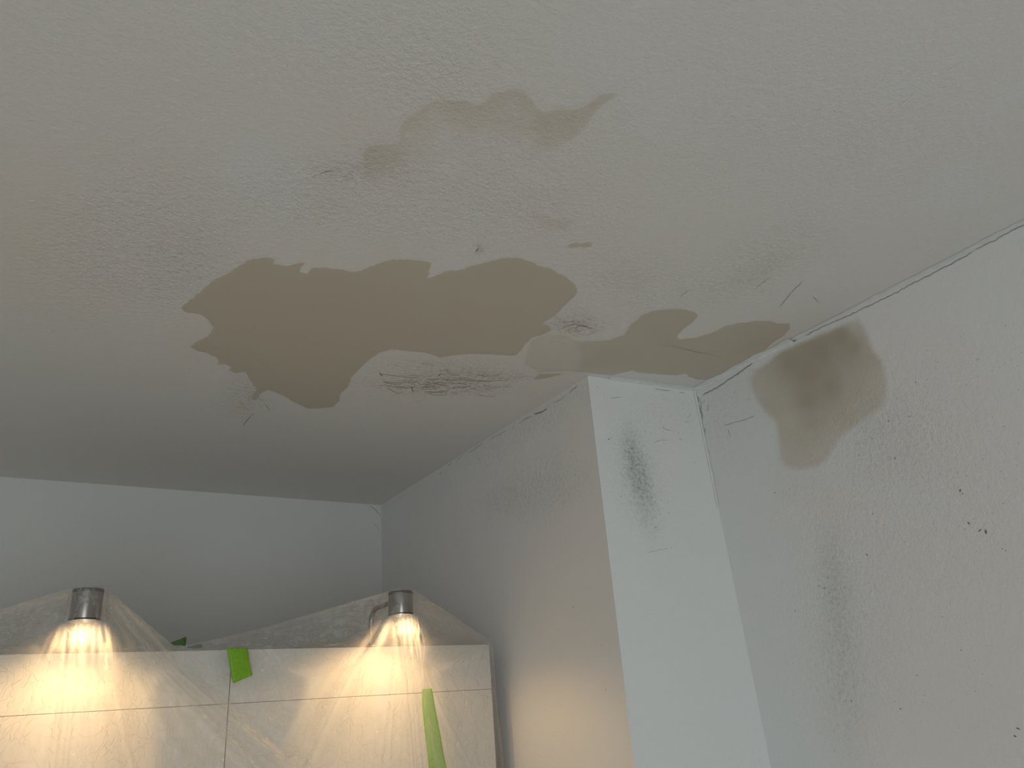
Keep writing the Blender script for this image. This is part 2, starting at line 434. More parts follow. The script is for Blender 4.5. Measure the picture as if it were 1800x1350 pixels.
def resample(pts, step, jit, seed):
    pts = [np.asarray(p) for p in pts]; out_ = []
    for a, b_ in zip(pts, pts[1:]+pts[:1]):
        n = max(1, int(np.linalg.norm(b_-a)/step))
        for k in range(n):
            p = a+(b_-a)*k/n
            q = noise.noise_vector(Vector((p[0]*45+seed, p[1]*45, seed*3.1)))
            q2 = noise.noise_vector(Vector((p[0]*160+seed, p[1]*160, seed*1.7)))
            out_.append(p + jit*(np.array(q[:2])+0.5*np.array(q2[:2])))
    return out_
def pip(poly, pts):
    x, y = pts[:, 0], pts[:, 1]; inside = np.zeros(len(pts), bool)
    for (x0, y0), (x1, y1) in zip(poly, np.roll(poly, -1, 0)):
        c = ((y0 > y) != (y1 > y)); inside ^= c & (x < (x1-x0)*(y-y0)/((y1-y0) if y1 != y0 else 1e-12)+x0)
    return inside
def pdist(poly, pts):
    d = np.full(len(pts), 1e9)
    for a, b_ in zip(poly, np.roll(poly, -1, 0)):
        ab = b_-a; t = np.clip(((pts-a)@ab)/max(ab@ab, 1e-12), 0, 1)
        d = np.minimum(d, np.linalg.norm(pts-(a+t[:, None]*ab), axis=1))
    return d
def patch(name, surf, outline, mat, feather=0.006, tone=None, thick=0.0009, jit=0.0016, step=0.004, grid=0.006, label=None, seed=1.0):
    """thin skim of filler with its own outline, tapering to nothing at the rim"""
    uv = [px2uv(surf, *p) for p in outline]
    rim = np.array(resample(uv, step, jit, seed))
    lo, hi = rim.min(0), rim.max(0)
    gx, gy = np.meshgrid(np.arange(lo[0], hi[0], grid), np.arange(lo[1], hi[1], grid))
    g = np.stack([gx.ravel(), gy.ravel()], -1) + np.random.RandomState(3).uniform(-.001, .001, (gx.size, 2))
    g = g[pip(rim, g)]; g = g[pdist(rim, g) > step*0.6]
    allp = np.vstack([rim, g])
    n = len(rim)
    res = delaunay_2d_cdt([Vector(p) for p in allp], [(i, (i+1) % n) for i in range(n)], [list(range(n))], 1, 1e-6)
    v2 = np.array([[v[0], v[1]] for v in res[0]])
    d = pdist(rim, v2)
    off = 0.00025 + thick*np.clip(d/0.008, 0, 1)**0.7
    w = uv2w(surf, v2, off)
    o = mesh_obj(name, w, res[2], mat, PARENT[surf], True)
    paint_attrs(o, surf, w)
    fe = feather
    set_attr(o, 'fade', np.clip(d/fe, 0, 1))
    set_attr(o, 'tone', idw(tone, to_px(w), 2.6, 4.0) if tone else np.ones(len(w)))
    if label: o['label'] = label
    return o
def crop(pts, s, x0, y0): return [(x/s+x0, y/s+y0) for x, y in pts]

MAIN = crop([(80,280),(110,300),(160,305),(190,325),(215,360),(195,390),(150,410),(120,435),(150,455),(190,462),(225,480),(235,500),(222,512),(260,508),(290,520),(275,530),
 (310,545),(345,540),(360,565),(375,590),(388,608),(370,640),(375,655),(400,652),(418,625),(440,612),(500,635),(550,665),(600,688),(660,687),(710,680),(735,655),(742,625),(770,600),
 (785,565),(810,535),(850,495),(890,465),(940,448),(1000,455),(1060,460),(1110,470),(1140,482),(1200,472),(1280,467),(1380,472),(1450,475),(1470,455),(1490,425),(1520,400),(1560,390),
 (1597,368),(1590,350),(1560,340),(1600,320),(1650,270),(1690,230),(1705,205),(1690,180),(1650,145),(1590,115),(1510,88),(1460,70),(1390,72),(1340,85),(1280,100),(1220,118),(1160,125),
 (1095,155),(1115,92),(1080,85),(1020,78),(950,75),(890,90),(870,103),(800,128),(740,120),(680,112),(620,112),(595,137),(575,132),(600,90),(560,92),(520,104),(470,97),(478,75),(430,68),
 (370,75),(330,95),(280,130),(220,160),(160,210),(110,250)], 2.3077, 280, 420)
patch('filler_patch', 'ceiling', MAIN, mat_ceil_filler, 0.005, [(400,560,1.0),(550,680,1.1),(480,500,1.0),(600,500,.97),(720,470,.86),(700,560,.96),(850,530,.95),(960,500,.93),(930,590,.92)],
      label='largest taupe filler patch in the middle of the ceiling', seed=1.3)
SECOND = crop([(48,360),(78,250),(150,215),(250,222),(310,252),(370,250),(440,245),(500,225),(530,180),(580,135),(640,112),(720,105),(790,108),(835,120),(848,140),(820,170),(780,200),(750,235),(760,243),(830,235),
 (900,215),(960,185),(1020,170),(1100,160),(1170,160),(1200,172),(1262,172),(1262,200),(1235,230),(1180,265),(1150,295),(1100,318),(1060,340),(1010,365),(970,395),(945,412),(915,430),(870,432),(830,430),
 (795,420),(780,405),(740,412),(680,408),(620,405),(570,400),(540,390),(500,400),(450,413),(400,408),(340,400),(250,392),(120,398)], 2.5714, 900, 500)
patch('filler_patch', 'ceiling', SECOND, mat_ceil_filler, 0.006, [(940,630,.33),(970,610,.34),(1000,600,.34),(1000,640,.36),(1012,625,.45),(1028,612,.8),(1030,640,.85),(1060,630,.95),(1150,560,.93),(1180,620,1.0),(1220,655,1.05),(1360,580,.9),(1260,600,.95),(1100,650,.95)],
      label='forked taupe filler patch where the ceiling meets the pillar', seed=5.1)
patch('filler_patch', 'ceiling', crop([(88,430),(118,400),(200,397),(246,402),(190,416),(130,430)], 2.5714, 900, 500), mat_ceil_filler, 0.006, None, jit=0.001, grid=0.004, step=0.003,
      label='thin taupe filler sliver left of the pillar corner', seed=8.0)
patch('filler_patch', 'ceiling', crop([(1266,860),(1282,838),(1320,829),(1345,835),(1375,826),(1406,838),(1397,856),(1360,864),(1335,861),(1300,868)], 2.5714, 500, 100), mat_ceil_filler, 0.008,
      [(1000,430,.75),(1035,428,.75)], jit=0.0008, grid=0.004, step=0.003, label='tiny double filler dab above the large patch', seed=9.0)
CLOUD = crop([(345,540),(343,430),(365,397),(420,385),(490,388),(508,375),(505,320),(530,270),(590,235),(620,210),(680,188),(750,180),(820,183),(870,205),(905,180),(940,150),(1000,135),(1050,130),
 (1100,150),(1130,185),(1165,237),(1250,222),(1320,225),(1380,195),(1420,160),(1470,153),(1535,160),(1480,200),(1430,240),(1390,300),(1340,360),(1260,410),(1160,450),(1000,520),(800,600),(600,620),(430,600)], 2.5714, 500, 100)
patch('damp_stain', 'ceiling', CLOUD, mat_ceil_filler, 0.010,
      crop_t := [(636,275,.62),(650,262,.60),(645,300,.5),(680,275,.45),(697,235,.5),(705,215,.50),(740,188,.52),(790,175,.52),(830,182,.50),(760,205,.2),(860,172,.5),(900,158,.52),(935,172,.55),(950,195,.58),
       (960,215,.60),(930,205,.28),(900,190,.24),(1000,210,.62),(1010,190,.55),(1040,180,.60),(1075,164,.55),(1000,235,.5),(960,250,.45),(1030,210,.45),(1000,260,.0),(930,260,.08),(850,250,.08),(780,240,.08),(1040,250,0),(960,270,0),(900,270,.03),
       (720,240,.16),(720,290,.05),(790,292,0),(840,290,.08),(900,300,.03),(760,320,0),(680,325,.03),(640,310,.1),(960,280,0),(840,330,0),(1040,235,.1)],
      thick=0.0001, label='faint cloud-shaped damp tide mark high on the ceiling', seed=11.0)
WALL_ST = crop([(1215,280),(1300,243),(1390,205),(1480,165),(1572,128),(1605,170),(1632,220),(1655,285),(1695,330),(1720,420),(1720,520),(1690,580),(1620,620),(1560,660),(1500,710),(1460,770),(1430,820),
 (1370,852),(1290,858),(1230,845),(1197,800),(1190,720),(1180,640),(1130,592),(1095,540),(1070,480),(1062,420),(1080,380),(1140,340)], 2.5714, 900, 500)
patch('filler_patch', 'wall_right', WALL_ST, mat_wall_filler, 0.024,
      [(1440,620,1.05),(1480,590,1.0),(1420,660,.98),(1390,640,.92),(1460,680,.9),(1420,700,.85),(1500,610,.9),(1530,620,.62),(1510,575,.5),(1535,600,.5),(1500,565,.4),(1500,680,.6),(1540,680,.42),(1565,660,.36),(1560,700,.36),(1520,720,.42),
       (1425,740,.66),(1410,770,.52),(1400,810,.40),(1440,800,.38),(1470,770,.38),(1385,740,.42),(1370,800,.36),(1360,700,.52),(1335,690,.40),(1320,660,.34),(1350,640,.6),(1335,640,.45),(1375,615,.85),(1440,575,.8)],
      thick=0.0006, label='beige filler patch feathered out on the right wall', seed=14.0)
# thin veils of filler beside the big patches
patch('filler_veil', 'ceiling', [(930,345),(960,372),(1010,380),(1025,400),(990,415),(940,405),(925,380)], mat_ceil_filler, 0.03, [(970,390,.3)], thick=0.0001, seed=16.)

# ------------------------------------------------------------------ cracks, scratches and chips
def ribbon(name, surf, pts, width, mat, jit=0.0008, lift=0.0005, seed=0.0, label=None, build=True):
    uv = [px2uv(surf, *p) for p in pts]
    line = []
    for a, b_ in zip(uv, uv[1:]):
        n = max(1, int(np.linalg.norm(b_-a)/0.004))
        for k in range(n): line.append(a+(b_-a)*k/n)
    line.append(uv[-1]); line = np.array(line)
    vs_, fs = [], []
    for i, p in enumerate(line):
        t = line[min(i+1, len(line)-1)]-line[max(i-1, 0)]; t = t/(np.linalg.norm(t)+1e-9); n = np.array([-t[1], t[0]])
        j = noise.noise(Vector((p[0]*140, p[1]*140, seed)))*jit*2
        e = min(1.0, i/2.5+0.15, (len(line)-1-i)/2.5+0.15)
        w = (1.15 if surf == 'ceiling' else 0.8)*width*e*(0.7+0.8*abs(noise.noise(Vector((p[0]*220+9, p[1]*220, seed+4)))))
        vs_ += [p+n*(j+w/2), p+n*(j-w/2)]
    for i in range(len(line)-1): fs.append((2*i, 2*i+1, 2*i+3, 2*i+2))
    w3 = uv2w(surf, np.array(vs_), lift)
    if not build: return w3, fs
    o = mesh_obj(name, w3, fs, mat, PARENT[surf])
    if label: o['label'] = label
    return o
def ribbons(name, surf, lines, mat, lift=0.0005, jit=0.0008, label=None, kind=None):
    V, F = [], []
    for k, (pts, w) in enumerate(lines):
        v, f = ribbon(name, surf, pts, w, mat, jit, lift, k*1.7, None, False)
        F += [tuple(i+len(V) for i in q) for q in f]; V += list(v)
    o = mesh_obj(name, V, F, mat, PARENT[surf])
    if label: o['label'] = label
    if kind: o['kind'] = kind
    return o

# the crack following the joint of ceiling and right wall
ribbon('crack', 'wall_right', [(1234,695),(1262,681),(1300,655),(1324,638)], 0.0028, mat_crack, 0.0012, 0.0012, 1.0)
ribbon('crack', 'wall_right', [(1330,634),(1362,614),(1386,604),(1402,597)], 0.0028, mat_crack, 0.001, 0.0012, 2.0)
ribbon('crack', 'wall_right', [(1416,590),(1455,571),(1500,551),(1560,522),(1620,491),(1680,460),(1700,449),(1712,441)], 0.0018, mat_crack, 0.0012, 0.0012, 3.0)
ribbon('crack', 'wall_right', [(1712,441),(1740,427),(1752,422),(1756,418),(1775,408),(1800,396),(1850,371),(1950,320)], 0.0017, mat_crack, 0.001, 0.0012, 4.0)
# chipped joint of pillar side and ceiling
ribbons('crack', 'pillar_side', [([(1016,678),(1008,684),(1000,692)], .0024), ([(996,694),(985,703),(972,709)], .0012), ([(962,717),(955,723),(944,727),(938,727)], .0038), ([(935,731),(920,738),(912,745)], .0016),
        ([(905,748),(900,757)], .0022), ([(890,757),(875,765),(860,774)], .0012), ([(850,778),(835,789),(822,797)], .0014), ([(815,800),(800,811)], .0009), ([(795,813),(786,820)], .0018), ([(778,829),(772,834)], .0020)], mat_crack,
        label='broken dark line of chipped paint under the ceiling joint')
ribbons('crack', 'wall_back', [([(648,889),(655,892),(663,899),(669,907)], .0022), ([(655,918),(662,925),(669,934)], .0011)], mat_crack)
flakes = []
for _ in range(46):
    x_, y_ = random.gauss(775, 62), random.gauss(675, 11); l_ = random.uniform(5, 20)
    flakes.append(([(x_-l_, y_+random.uniform(-3, 3)), (x_, y_+random.uniform(-2, 2)), (x_+l_, y_+random.uniform(-3, 3))], random.uniform(.0007, .0017)))
for _ in range(14):
    x_, y_ = random.gauss(1015, 18), random.gauss(574, 7); l_ = random.uniform(4, 11)
    flakes.append(([(x_-l_, y_+random.uniform(-2, 4)), (x_+l_, y_+random.uniform(-4, 2))], random.uniform(.0006, .0012)))
mat_flake = plain_mat('flaked_edge', (0.33, 0.285, 0.225), 0.9, 0, 200, 0.2)
ribbons('flaking_paint', 'ceiling', flakes, mat_flake, jit=0.003, kind='stuff', label='brownish flaking paint below the large filler patch')
ribbons('crack', 'ceiling', [([(666,656),(690,660),(725,664),(740,662)], .0020), ([(672,671),(700,673),(735,670)], .0018), ([(680,682),(700,692),(710,688)], .0016), ([(775,667),(800,668),(815,667),(850,670),(885,668)], .0022),
        ([(770,673),(798,673),(822,676)], .0017), ([(723,677),(726,690)], .0014), ([(716,660),(745,659)], .0012), ([(735,638),(765,641)], .0012), ([(768,662),(778,655)], .0030), ([(690,640),(703,644)], .0012), ([(900,666),(930,660)], .0012),
        ([(745,688),(780,690)], .0022), ([(667,654),(672,662)], .0026), ([(762,643),(757,641)], .0026), ([(985,577),(1010,569),(1030,575)], .0012), ([(1000,583),(1025,581)], .0010), ([(990,568),(1015,563)], .0009), ([(1020,572),(1045,578)], .0009),
        ([(427,748),(436,736),(448,726)], .0016), ([(452,700),(462,704)], .0016), ([(465,708),(475,722)], .0012), ([(446,742),(452,743)], .0011), ([(560,306),(575,300),(590,300)], .0014), ([(548,312),(556,308)], .0012),
        ([(842,434),(836,444)], .0025), ([(1370,540),(1390,515),(1410,495)], .0012), ([(1330,505),(1352,488)], .0010), ([(1335,515),(1345,510)], .0010), ([(1195,522),(1212,508)], .0011), ([(1428,520),(1440,532)], .0009)], mat_flake, kind='stuff',
        label='fine flaking cracks in the old ceiling paint')
ribbons('scratch', 'ceiling', [([(1562,198),(1580,188),(1612,162)], .0024), ([(1655,133),(1680,115),(1700,104)], .0016)], mat_scratch, jit=0.0003, label='pale straight scratches near the right of the ceiling')
ribbons('scratch', 'ceiling', [([(32,351),(60,353),(80,358),(105,361),(135,366),(175,378)], .0022)], mat_scratch, label='pale ridge in the paint at far left')
ribbons('scratch', 'ceiling', [([(355,598),(390,613),(425,624)], .0007), ([(1150,602),(1200,612),(1260,625)], .0010), ([(1170,602),(1230,620),(1270,617)], .0008)], plain_mat('scored_filler', (0.50, 0.45, 0.35), 0.6, 0, 100, .1), lift=0.0014, label='hairline score across the filler')
ribbons('crack', 'pillar_front', [([(1072,700),(1093,698)], .0018), ([(1060,690),(1064,699)], .0009), ([(1147,779),(1160,774),(1175,773)], .0012), ([(1205,732),(1210,734),(1215,726)], .0012), ([(1202,742),(1214,742)], .0012), ([(1136,972),(1160,966),(1175,964)], .0010),
        ([(1150,683),(1165,686),(1180,687)], .0026), ([(1182,688),(1186,690)], .0026), ([(1193,690),(1205,691)], .0022), ([(1164,752),(1172,755),(1180,757)], .0022), ([(1163,757),(1170,762)], .0014)], mat_pale_chip, label='small scuffs on the pillar front')
ribbons('crack', 'wall_right', [([(1271,749),(1290,743),(1312,737),(1328,730)], .0018), ([(1279,752),(1284,768)], .0015), ([(1310,703),(1322,701)], .0011), ([(1289,691),(1294,687)], .0010), ([(1301,685),(1303,686)], .0020)], mat_pale_chip, label='thin scrapes beside the pillar')

def chips(name, surf, spots, mat, label=None):
    V, F = [], []
    for (px, py, mm, asp, ang) in spots:
        c = px2uv(surf, px, py); n = random.randint(5, 7); base = len(V)
        for k in range(n):
            t = 2*math.pi*k/n + random.uniform(-.3, .3); r_ = mm*0.00045*random.uniform(.6, 1.25)
            x, y = r_*math.cos(t)*asp, r_*math.sin(t)
            V.append(uv2w(surf, np.array([c[0]+x*math.cos(ang)-y*math.sin(ang), c[1]+x*math.sin(ang)+y*math.cos(ang)]), 0.0004)[0])
        F.append(tuple(range(base, base+n)))
    o = mesh_obj(name, V, F, mat, PARENT[surf]); o['kind'] = 'stuff'
    if label: o['label'] = label
    return o
def inside(poly, n):
    P_ = np.array(poly, float); lo, hi = P_.min(0), P_.max(0); out_ = []
    while len(out_) < n:
        q = np.array([[random.uniform(lo[0], hi[0]), random.uniform(lo[1], hi[1])]])
        if pip(P_, q)[0]: out_.append(tuple(q[0]))
    return out_
rs = lambda a, b_: random.uniform(a, b_)
spots = [(x, y, rs(.5, 1.5), rs(.8, 2.0), rs(0, 3)) for x, y in inside([(1560,720),(1640,600),(1800,560),(1800,900),(1640,960),(1500,960),(1490,800)], 150)]
spots += [(x, y, rs(.4, 1.3), rs(.8, 2.0), rs(0, 3)) for x, y in inside([(1420,950),(1800,900),(1800,1350),(1480,1350)], 90)]
spots += [(x, y, rs(.4, 1.1), rs(.8, 2.0), rs(0, 3)) for x, y in inside([(1270,740),(1360,760),(1380,850),(1480,900),(1460,1300),(1370,1300)], 90)]
spots += [(random.gauss(1475, 16), rs(960, 1330), rs(.5, 1.4), rs(.8, 2), rs(0, 3)) for _ in range(70)]
spots += [(random.gauss(1520, 30), random.gauss(790, 40), rs(.5, 1.4), rs(.8, 2), rs(0, 3)) for _ in range(60)]
spots += [(1688,862,3,2.2,1.0),(1692,868,2.5,1.5,.4),(1723,932,3.5,2.2,.5),(1733,935,4.0,2.4,1.4),(1703,920,3,2.4,1.9),(1719,632,2.6,1,0),(1610,672,2.4,1.5,.4),(1598,732,2.4,1.5,.3),(1524,975,3.4,2.2,2.4),(1440,1030,2.6,2.4,2.6),(1449,1034,2.6,1.6,2.6),
          (1456,1015,2.4,3,1.3),(1762,965,2.2,1,0),(1768,968,2.2,1,0),(1690,1143,2.2,1.6,2.3),(1583,1246,2.6,1.8,2.4),(1612,1187,2,1.4,2),(1790,1281,3.4,2.2,2.5),(1784,1294,3,2,2.5),(1497,1232,2.2,2.2,2.3),(1562,740,2.4,2,2.0),(1573,806,2.6,2.4,.6),
          (1505,780,2,2.4,1.2),(1510,800,2,2.4,1.4),(1534,903,2,1.5,2.6),(1398,1074,1.8,3,1.5),(1388,860,2,1.3,.4),(1362,866,2.4,2.2,2.0),(1709,437,4.0,1.3,.5),(1398,597,4.0,1.8,.5)]
chips('paint_chips', 'wall_right', spots, mat_chip, 'scatter of tiny dark chips in the right wall paint')
spots = [(random.gauss(1119+(y-830)*.22, 11), y, rs(.5, 1.7), rs(.8, 2.2), rs(.3, 2)) for y in [random.gauss(830, 36) for _ in range(170)]]
spots += [(rs(1060, 1240), rs(700, 1010), rs(.5, 1.3), rs(.8, 2), rs(0, 3)) for _ in range(30)]
spots += [(1070,772,3.2,1.8,.4),(1074,770,2,1.4,.4),(1050,681,2.8,1,0),(1153,927,3.4,1.5,2.4),(1153,943,2.4,1.2,1.4),(1222,813,2.2,1.2,0),(1091,873,2,2,2.5),(1152,882,2,1.4,0),(1174,883,2.2,1.6,1),(1176,902,2.2,1.4,2),(1160,904,1.8,1.4,0),(1196,773,2.4,2,2.2),
          (1193,762,2.6,1.2,1.2),(1186,757,2.2,1.2,0),(1166,751,2.4,2,.2),(1110,788,2,2,1.2),(1180,963,2,1.4,.5)]
chips('paint_chips', 'pillar_front', spots, mat_chip, 'cluster of dark scuff flecks on the pillar front')
spots = [(random.gauss(960, 38), random.gauss(850, 30), rs(.4, 1.3), rs(.8, 2), rs(0, 3)) for _ in range(110)]
spots += [(random.gauss(880, 22), random.gauss(890, 30), rs(.4, 1.2), rs(.8, 2), rs(0, 3)) for _ in range(50)]
spots += [(x, y, rs(.4, 1.2), rs(.8, 2), rs(0, 3)) for x, y in inside([(820,900),(1030,800),(1060,1350),(940,1350),(900,1050)], 60)]
spots += [(1010,834,2.4,1.2,0),(1006,794,2,1.2,1),(985,871,2,1.6,1.2),(1008,1067,3,1.6,1.4),(870,886,2.2,1.2,0),(1065,1212,2.2,2,2),(981,1107,2,1.6,0),(859,953,1.8,1,0),(1058,1134,2.2,1,0)]
chips('paint_chips', 'pillar_side', spots, mat_chip, 'sparse dark flecks in the pillar side paint')
ribbons('crack', 'wall_right', [([(1225,694),(1228,702),(1227,708)], .0045), ([(1230,700),(1233,716),(1232,728)], .0022), ([(1229,712),(1233,727),(1234,738)], .0050), ([(1234,740),(1236,752)], .0026),
        ([(1240,704),(1236,708)], .0040), ([(1246,712),(1244,722)], .0040), ([(1240,752),(1238,764)], .0060), ([(1233,758),(1234,768)], .0050), ([(1250,728),(1254,727)], .0026)], mat_pale_chip, jit=0.002,
        label='green-grey bare plaster showing in the corner')

# caulk beads in the joints (rounded fillets with ragged rims)
def bead(name, parent, p0, p1, d1, d2, w1, w2, seed, label=None, step=0.006, amp=0.5, mat=mat_caulk):
    L = np.linalg.norm(p1-p0); n = int(L/step); V, F = [], []
    for i in range(n+1):
        p = p0+(p1-p0)*i/n; s = L*i/n
        a = w1*(1+amp*(noise.noise(Vector((s*22, seed, 0)))+.7*noise.noise(Vector((s*75, seed, 3)))))
        b_ = w2*(1+amp*(noise.noise(Vector((s*25, seed+7, 0)))+.7*noise.noise(Vector((s*80, seed, 9)))))
        a, b_ = max(a, .0015), max(b_, .0015)
        q = p+d1*a*.35+d2*b_*.35
        V += [p+d1*a+d2*.0004, p+d1*a*.7+d2*(.0004+b_*.10), q, p+d2*b_*.7+d1*(.0004+a*.10), p+d2*b_+d1*.0004]
    for i in range(n):
        for k in range(4): F.append((5*i+k, 5*i+k+1, 5*i+6+k, 5*i+5+k))
    o = mesh_obj(name, V, F, mat, parent, True)
    if label: o['label'] = label
    return o
cl = np.array([-1., 0, 0]); dn = np.array([0, 0, -1.]); to_front = np.array([0, -1., 0])
bead('caulk_bead', wall_right, A, A+dr*0.30, nrw, dn, 0.020, 0.006, 2.0, 'ragged pale caulk along the ceiling joint near the corner')
bead('caulk_bead', wall_right, A+dr*0.30, A+dr*1.6, nrw, dn, 0.0125, 0.0022, 5.0, 'thin pale caulk along the ceiling joint', amp=.3)
nfu = nf/np.linalg.norm(nf); nsu = ns/np.linalg.norm(ns)
bead('caulk_bead', wall_pillar_front, B+(A-B)*.18, A, nfu, dn, 0.019, 0.003, 8.0, 'pale caulk over the pillar front', amp=.35)
bead('caulk_bead', wall_right, A, edge_pt(A, lA, CEIL-.30), nrw, nfu, 0.004, 0.004, 12.0, 'chipped vertical caulk in the pillar corner', amp=.8)

# ------------------------------------------------------------------ tall cabinets
YF = 2.3*S                       # door face plane
ZT = on_y(430, 1141, YF)[2]      # cabinet top
XS = on_y(408, 1148, YF)[0]      # seam between the two units
XE = on_y(860, 1134, YF)[0]      # right end
zgap = on_y(420, 1236, YF)[2]
def cabinet(x0, x1, label):
    c = empty('tall_cabinet', ((x0+x1)/2, YF+.3, 0)); tag(c, label, 'cabinet', 'white tall cabinets')
    bpy.context.view_layer.update()
    yb_ = YF+.60
    child(box('side_panel', (x0, YF+.022, .08), (x0+.018, yb_, ZT), mat_cabinet_side, None, .001), c)
    child(box('side_panel', (x1-.018, YF+.022, .08), (x1, yb_, ZT), mat_cabinet_side, None, .001), c)
    child(box('top_panel', (x0+.018, YF+.022, ZT-.018), (x1-.018, yb_, ZT), mat_cabinet_side, None, .001), c)
    child(box('back_panel', (x0+.018, yb_-.01, .08), (x1-.018, yb_, ZT-.018), mat_cabinet_side, None), c)
    child(box('plinth', (x0+.01, YF+.07, 0), (x1-.01, YF+.085, .08), mat_cabinet_side, None), c)
    child(box('top_door', (x0+.0008, YF, zgap+.0004), (x1-.0008, YF+.02, ZT-.001), mat_cabinet, None, .0005), c)
    child(box('door', (x0+.0008, YF, .085), (x1-.0008, YF+.02, zgap-.0004), mat_cabinet, None, .0005), c)
    return c
cabinet(XS-.602, XS, 'white cabinet at bottom left under the first spot lamp')
cabinet(XS, XE, 'white cabinet next to the pillar, under the second spot lamp')

# ------------------------------------------------------------------ spot lamps on the cabinet top
YLAMP = YF - 0.135
def lathe(profile, seg=48):
    V, F = [], []; n = len(profile)
    for i in range(seg):
        a = 2*math.pi*i/seg
        for r_, z in profile: V.append((r_*math.cos(a), r_*math.sin(a), z))
    for i in range(seg):
        j = (i+1) % seg
        for k in range(n-1): F.append((i*n+k, j*n+k, j*n+k+1, i*n+k+1))
    return V, F
def tube(path, r_, seg=14):
    V, F = [], []
    path = [Vector(p) for p in path]
    for i, p in enumerate(path):
        t = (path[min(i+1, len(path)-1)]-path[max(i-1, 0)]).normalized()
        s = Vector((1, 0, 0)); u_ = t.cross(s).normalized()
        for k in range(seg):
            a = 2*math.pi*k/seg; V.append(p+s*(r_*math.cos(a))+u_*(r_*math.sin(a)))
    for i in range(len(path)-1):
        for k in range(seg):
            F.append((i*seg+k, i*seg+(k+1) % seg, (i+1)*seg+(k+1) % seg, (i+1)*seg+k))
    return V, F
LAMPS = []
def spot_lamp(px_top, px_bot, width_px, label):
    t = on_y(*px_top, YLAMP); b_ = on_y(*px_bot, YLAMP)
    xc = (t[0]+b_[0])/2; zt = t[2]; zb = b_[2]
    r_ = (on_y(px_bot[0]+width_px/2, px_bot[1], YLAMP)[0]-on_y(px_bot[0]-width_px/2, px_bot[1], YLAMP)[0])/2
    h = zt-zb
    L = empty('spot_lamp', (xc, YF+.06, ZT)); tag(L, label, 'lamp', 'spot lamps on the cabinet top')
    bpy.context.view_layer.update()
    def put(name, VF, mat, smooth=True, off=(0, 0, 0)):
        V, F = VF
        o = mesh_obj(name, [(v[0]+off[0], v[1]+off[1], v[2]+off[2]) for v in V], F, mat, None, smooth)
        return child(o, L)
    base = (xc, YLAMP, zb)
    hs = put('lamp_housing', lathe([(r_*.80, .016), (r_*.90, .004), (r_*.94, .0005), (r_*.985, .0), (r_, .0015), (r_, h-.004), (r_*.98, h-.001), (r_*.9, h), (0.0001, h)]), mat_metal, True, base)
    hs.data.set_sharp_from_angle(angle=math.radians(35))
    o = put('rim', lathe([(r_*1.004, .0002), (r_*1.012, .0012), (r_*1.012, .0022), (r_*1.002, .003)]), mat_dark_rim, True, base); o['label'] = 'dark lower rim'
    o = put('rim', lathe([(r_*1.002, h-.006), (r_*1.012, h-.005), (r_*1.012, h-.002), (r_*.95, h+.0006)]), mat_dark_rim, True, base); o['label'] = 'dark upper rim'
    o = put('bulb', lathe([(0.0001, .004), (r_*.5, .005), (r_*.84, .009), (r_*.84, .015)]), mat_bulb, True, base); o['label'] = 'glowing warm white bulb'
    zc = zb+h*.72; path = [(xc, YLAMP+r_*.9, zc), (xc, YLAMP+.07, zc)]
    ye = YF+.024
    for k in range(1, 9):
        a = k/8*math.pi/2; path.append((xc, ye-.03+.03*math.sin(a), zc-.03+.03*math.cos(a)))
    path.append((xc, ye, ZT+.002))
    put('arm', tube(path, .0055), mat_metal)
    put('base_plate', lathe([(.0001, .006), (.020, .006), (.022, .004), (.022, 0), (.0001, 0)], 28), mat_metal, True, (xc, ye+.0, ZT))
    ld = bpy.data.lights.new('spot_lamp_light', 'SPOT'); ld.energy = 4.2; ld.color = (1.0, 0.645, 0.305)
    ld.spot_size = math.radians(158); ld.spot_blend = 0.5; ld.shadow_soft_size = r_*1.1
    lo = bpy.data.objects.new('spot_lamp_light', ld); COL.objects.link(lo)
    lo.location = (xc, YLAMP, zb-.004); child(lo, L)
    LAMPS.append((xc, zt, zb, r_))
spot_lamp((156, 1037), (148, 1092), 57, 'brushed metal spot lamp at far left')
spot_lamp((703, 1041), (706, 1082), 40, 'brushed metal spot lamp nearest the pillar')

# ------------------------------------------------------------------ polythene dust sheet
(xl1, zt1, zb1, r1), (xl2, zt2, zb2, r2) = LAMPS
Z0 = ZT+.003
def tent(x):
    def side(d, reach, p): return max(0.0, 1-max(0, d)/reach)**p
    a = (zt1+.002-Z0)*(side(abs(x-xl1)-r1, .29, 1.0) if x < xl1 else side(x-xl1-r1, .15, 1.0))
    b_ = (zt2+.002-Z0)*(side(xl2-x-r2, (.40), 1.1) if x < xl2 else side(x-xl2-r2, XE-xl2-r2+.006, 1.0))
    return max(a, b_, 0.0)
def seg_dist(x, z, a, b_):
    ax, az = a; bx, bz = b_; dx, dz = bx-ax, bz-az; L2 = dx*dx+dz*dz
    t = ((x-ax)*dx+(z-az)*dz)/L2
    return ((x-ax)*dz-(z-az)*dx)/math.sqrt(L2), t
def P2(px, py): p = on_y(px, py, YF-.03); return (p[0], p[2])
